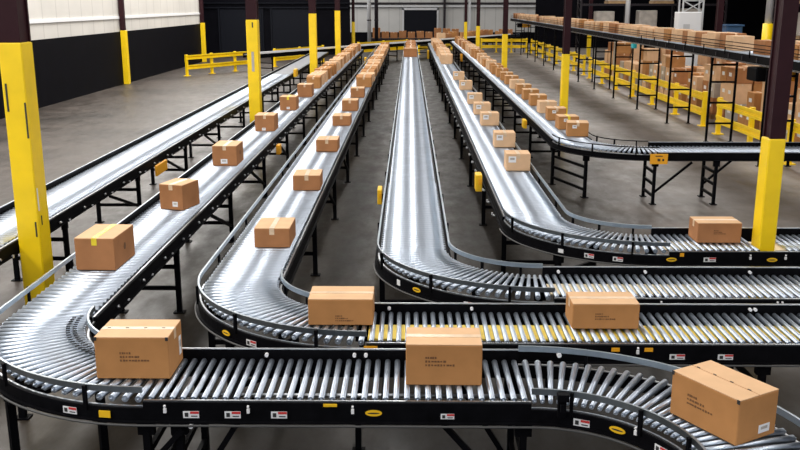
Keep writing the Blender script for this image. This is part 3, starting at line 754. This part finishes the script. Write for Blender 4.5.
for (x, y, z, w_, h_) in ((11.0, 52.5, 1.77, 1.0, .95), (13.4, 52.5, 1.77, 1.0, 1.0), (15.85, 52.5, 1.77, 1.1, 1.1), (11.6, 52.5, 3.27, 1.0, .6), (14.2, 52.5, 3.27, 1.1, .7), (17.4, 40.5, 1.77, 1.0, 1.0), (19.6, 40.5, 1.77, 1.0, 1.1), (17.4, 40.5, 3.27, 1.1, .6)):
    t = thing('wrapped_load', 'pale wrapped load on a shelf of the dark pallet racking', 'pallet load', (x, y, z), 'wrapped loads on the racking')
    b = MB(); b.box((x, y, z + .13 + h_ / 2), (w_, .9, h_), bev=.03); obj('wrapped_goods', b, M['wrap'], t)
    b = MB(); b.box((x, y, z + .064), (w_ + .05, .95, .125)); obj('base_pallet', b, M['pallet'], t)
# white cabinet with lattice mast
t = thing('machine_cabinet', 'white machine cabinet standing behind the elevated conveyor', 'cabinet', (12.12, 40.3, 0))
b = MB(); b.box((12.12, 40.4, 1.47), (.98, .7, 2.90), bev=.02); obj('cabinet_body', b, M['white'], t)
b = MB(); b.box((11.98, 40.04, 2.3), (.28, .01, .22)); obj('name_plate', b, M['pipe'], t)
t = thing('lattice_mast', 'grey lattice frame rising behind the white cabinet', 'mast', (12.6, 41.5, 0)); b = MB()
for x in (12.2, 13.1):
    for dy in (0, .6): b.box((x, 41.5 + dy, 3), (.06, .06, 6))
obj('upright', b, M['pipe'], t); b = MB(); z = .4
while z < 5.6:
    b.bar((12.2, 41.5, z), (13.1, 41.5, z + .5), .04); b.bar((13.1, 41.5, z), (12.2, 41.5, z + .5), .04); b.bar((12.2, 41.5, z), (13.1, 41.5, z), .04); z += .5
obj('lattice', b, M['pipe'], t)
t = thing('pipe_post', 'white post with a yellow lower sleeve beside the tall dark column', 'post', (13.5, 34.9, 0))
b = MB(); b.cyl((13.5, 34.9, 2.55), (13.5, 34.9, 8.05), .13, 14); obj('post_shaft', b, M['pipe'], t); b = MB(); b.cyl((13.5, 34.9, 0), (13.5, 34.9, 2.55), .19, 14); obj('yellow_sleeve', b, M['yellow'], t)
t = thing('pipe_post', 'thin grey post behind the elevated conveyor, left of the white cabinet', 'post', (10.8, 46, 0))
b = MB(); b.cyl((10.8, 46, 0), (10.8, 46, 8.05), .12, 12); obj('post_shaft', b, M['pipe'], t)
t = thing('storage_bin', 'blue bin showing above the boxes of the elevated conveyor', 'bin', (12.4, 35.6, 0))
b = MB(); b.box((12.4, 35.6, 1.25), (.62, .6, 2.4), bev=.03); obj('bin_body', b, M['blue'], t); b = MB(); b.box((12.4, 35.6, 2.47), (.70, .7, .06)); obj('rim', b, M['blue'], t)
for x, lab in ((-3.1, 'pale vertical drain pipe on the far back wall'), (-2.55, 'dark vertical drain pipe on the far back wall')):
    b = MB(); b.cyl((x, 70, 0), (x, 70, 8.05), .14, 12); o = obj('drain_pipe', b, M['pipe'] if x < -3 else M['rack'], None, (x, 70, 0)); tag(o, lab, 'pipe')
    for zz in (2.0, 4.5):
        b = MB(); b.cyl((x, 70, zz), (x, 70, zz + .08), .17, 12); obj('pipe_collar', b, M['rack'], o)
for x in (5.0, 2.9):
    b = MB(); b.box((x, 77.7, 4), (.2, .24, 8)); o = obj('wall_post', b, M['rack'] if x < 4 else M['pipe'], None, (x, 77.7, 0)); tag(o, 'slim steel post against the grey back wall, %s' % ('pale' if x > 4 else 'dark'), 'post')
    b = MB(); b.box((x, 77.7, .02), (.4, .4, .04)); obj('base_plate', b, M['rack'], o)
# cartons on the slanting conveyor and a low dark platform with cartons behind
for k in range(14):
    d = 19.6 + k * .86 + random.uniform(-.1, .1); p = T0 + dv * d
    if k % 7 == 3: continue
    simple(p.x, p.y, .965, .5, .6, random.uniform(.3, .5), random.uniform(-.5, .2), 'small cardboard box on the slanting conveyor across the back', 'boxes on the slanting back conveyor', random.choice(['kraft', 'kraft_red', 'kraft_pale']))
t = thing('work_platform', 'low dark platform against the back wall holding cartons', 'platform', (1.5, 72, 0))
b = MB(); b.box((1.5, 72, .55), (9.5, 2.2, .2)); obj('deck', b, M['rack'], t)
for x in (-3, 0, 3, 6):
    b = MB(); b.box((x, 72, .225), (.12, 1.8, .45)); obj('leg', b, M['rack'], t)
for k in range(12):
    x = -2.6 + k * .68; hh = random.uniform(.35, .8)
    simple(x, 71.6, .651, .55, .6, hh, random.uniform(-.1, .1), 'carton on the low dark platform at the back wall', 'cartons on the back platform', 'kraft_red')
SIMPLE.sort(key=lambda r: -r[0])
rest = {}
n_full = sum(1 for o in col.objects if o.name.startswith('cardboard_box'))
for i, r in enumerate(SIMPLE):
    b, c, e = simple_mesh(r)
    if i < 300 - n_full:
        t = thing('cardboard_box', r[8], 'box', (0, 0, 0), r[9])
        obj('carton_body', b, M[r[10]], t); obj('tape', c, M[r[11]], t)
        if e: obj('shipping_label', e, M['paper'], t)
        t.location = (r[1], r[2], r[3]); t.rotation_euler = (0, 0, r[7])
    else:
        ca, sa = math.cos(r[7]), math.sin(r[7])
        for mb_, mi in ((b, ('kraft', 'kraft_pale', 'kraft_red', 'wrap').index(r[10])), (c, 4)):
            rest.setdefault('m', MB())._add([(r[1] + ca * x - sa * y, r[2] + sa * x + ca * y, r[3] + z) for x, y, z in mb_.v], mb_.f, mi)
if rest:
    o = obj('cardboard_boxes', rest['m'], [M['kraft'], M['kraft_pale'], M['kraft_red'], M['wrap'], M['tape']], None, (0, 0, 0), 'stuff')
    o['label'] = 'far small cardboard boxes at the distant ends of the conveyors'; o['category'] = 'box'

# ------------------------------------------------------------------ light
wd = bpy.data.worlds.new('world'); sc.world = wd; wd.use_nodes = True
bg = wd.node_tree.nodes['Background']; bg.inputs[0].default_value = (.75, .82, .95, 1); bg.inputs[1].default_value = .7
def strip(x, y0, y1, w_, power, z=7.7, c=(1, .97, .93)):
    L = bpy.data.lights.new('ceiling_strip', 'AREA'); L.shape = 'RECTANGLE'; L.size = w_; L.size_y = y1 - y0; L.energy = power; L.color = c
    o = bpy.data.objects.new('ceiling_strip', L); col.objects.link(o); o.location = (x, (y0 + y1) / 2, z)
for x, p, w_ in ((-10, 6000, 2.2), (-5.8, 2400, 2.0), (0.15, 1900, .7), (5.6, 800, 2.0), (11, 3600, 2.2)):
    strip(x, -7, 76, w_, p)

sc.view_settings.view_transform = 'Standard'; sc.view_settings.look = 'None'; sc.view_settings.gamma = 1
sc.view_settings.use_curve_mapping = False; sc.view_settings.exposure = .08
sc.cycles.use_denoising = True
sc.cycles.max_bounces = 8
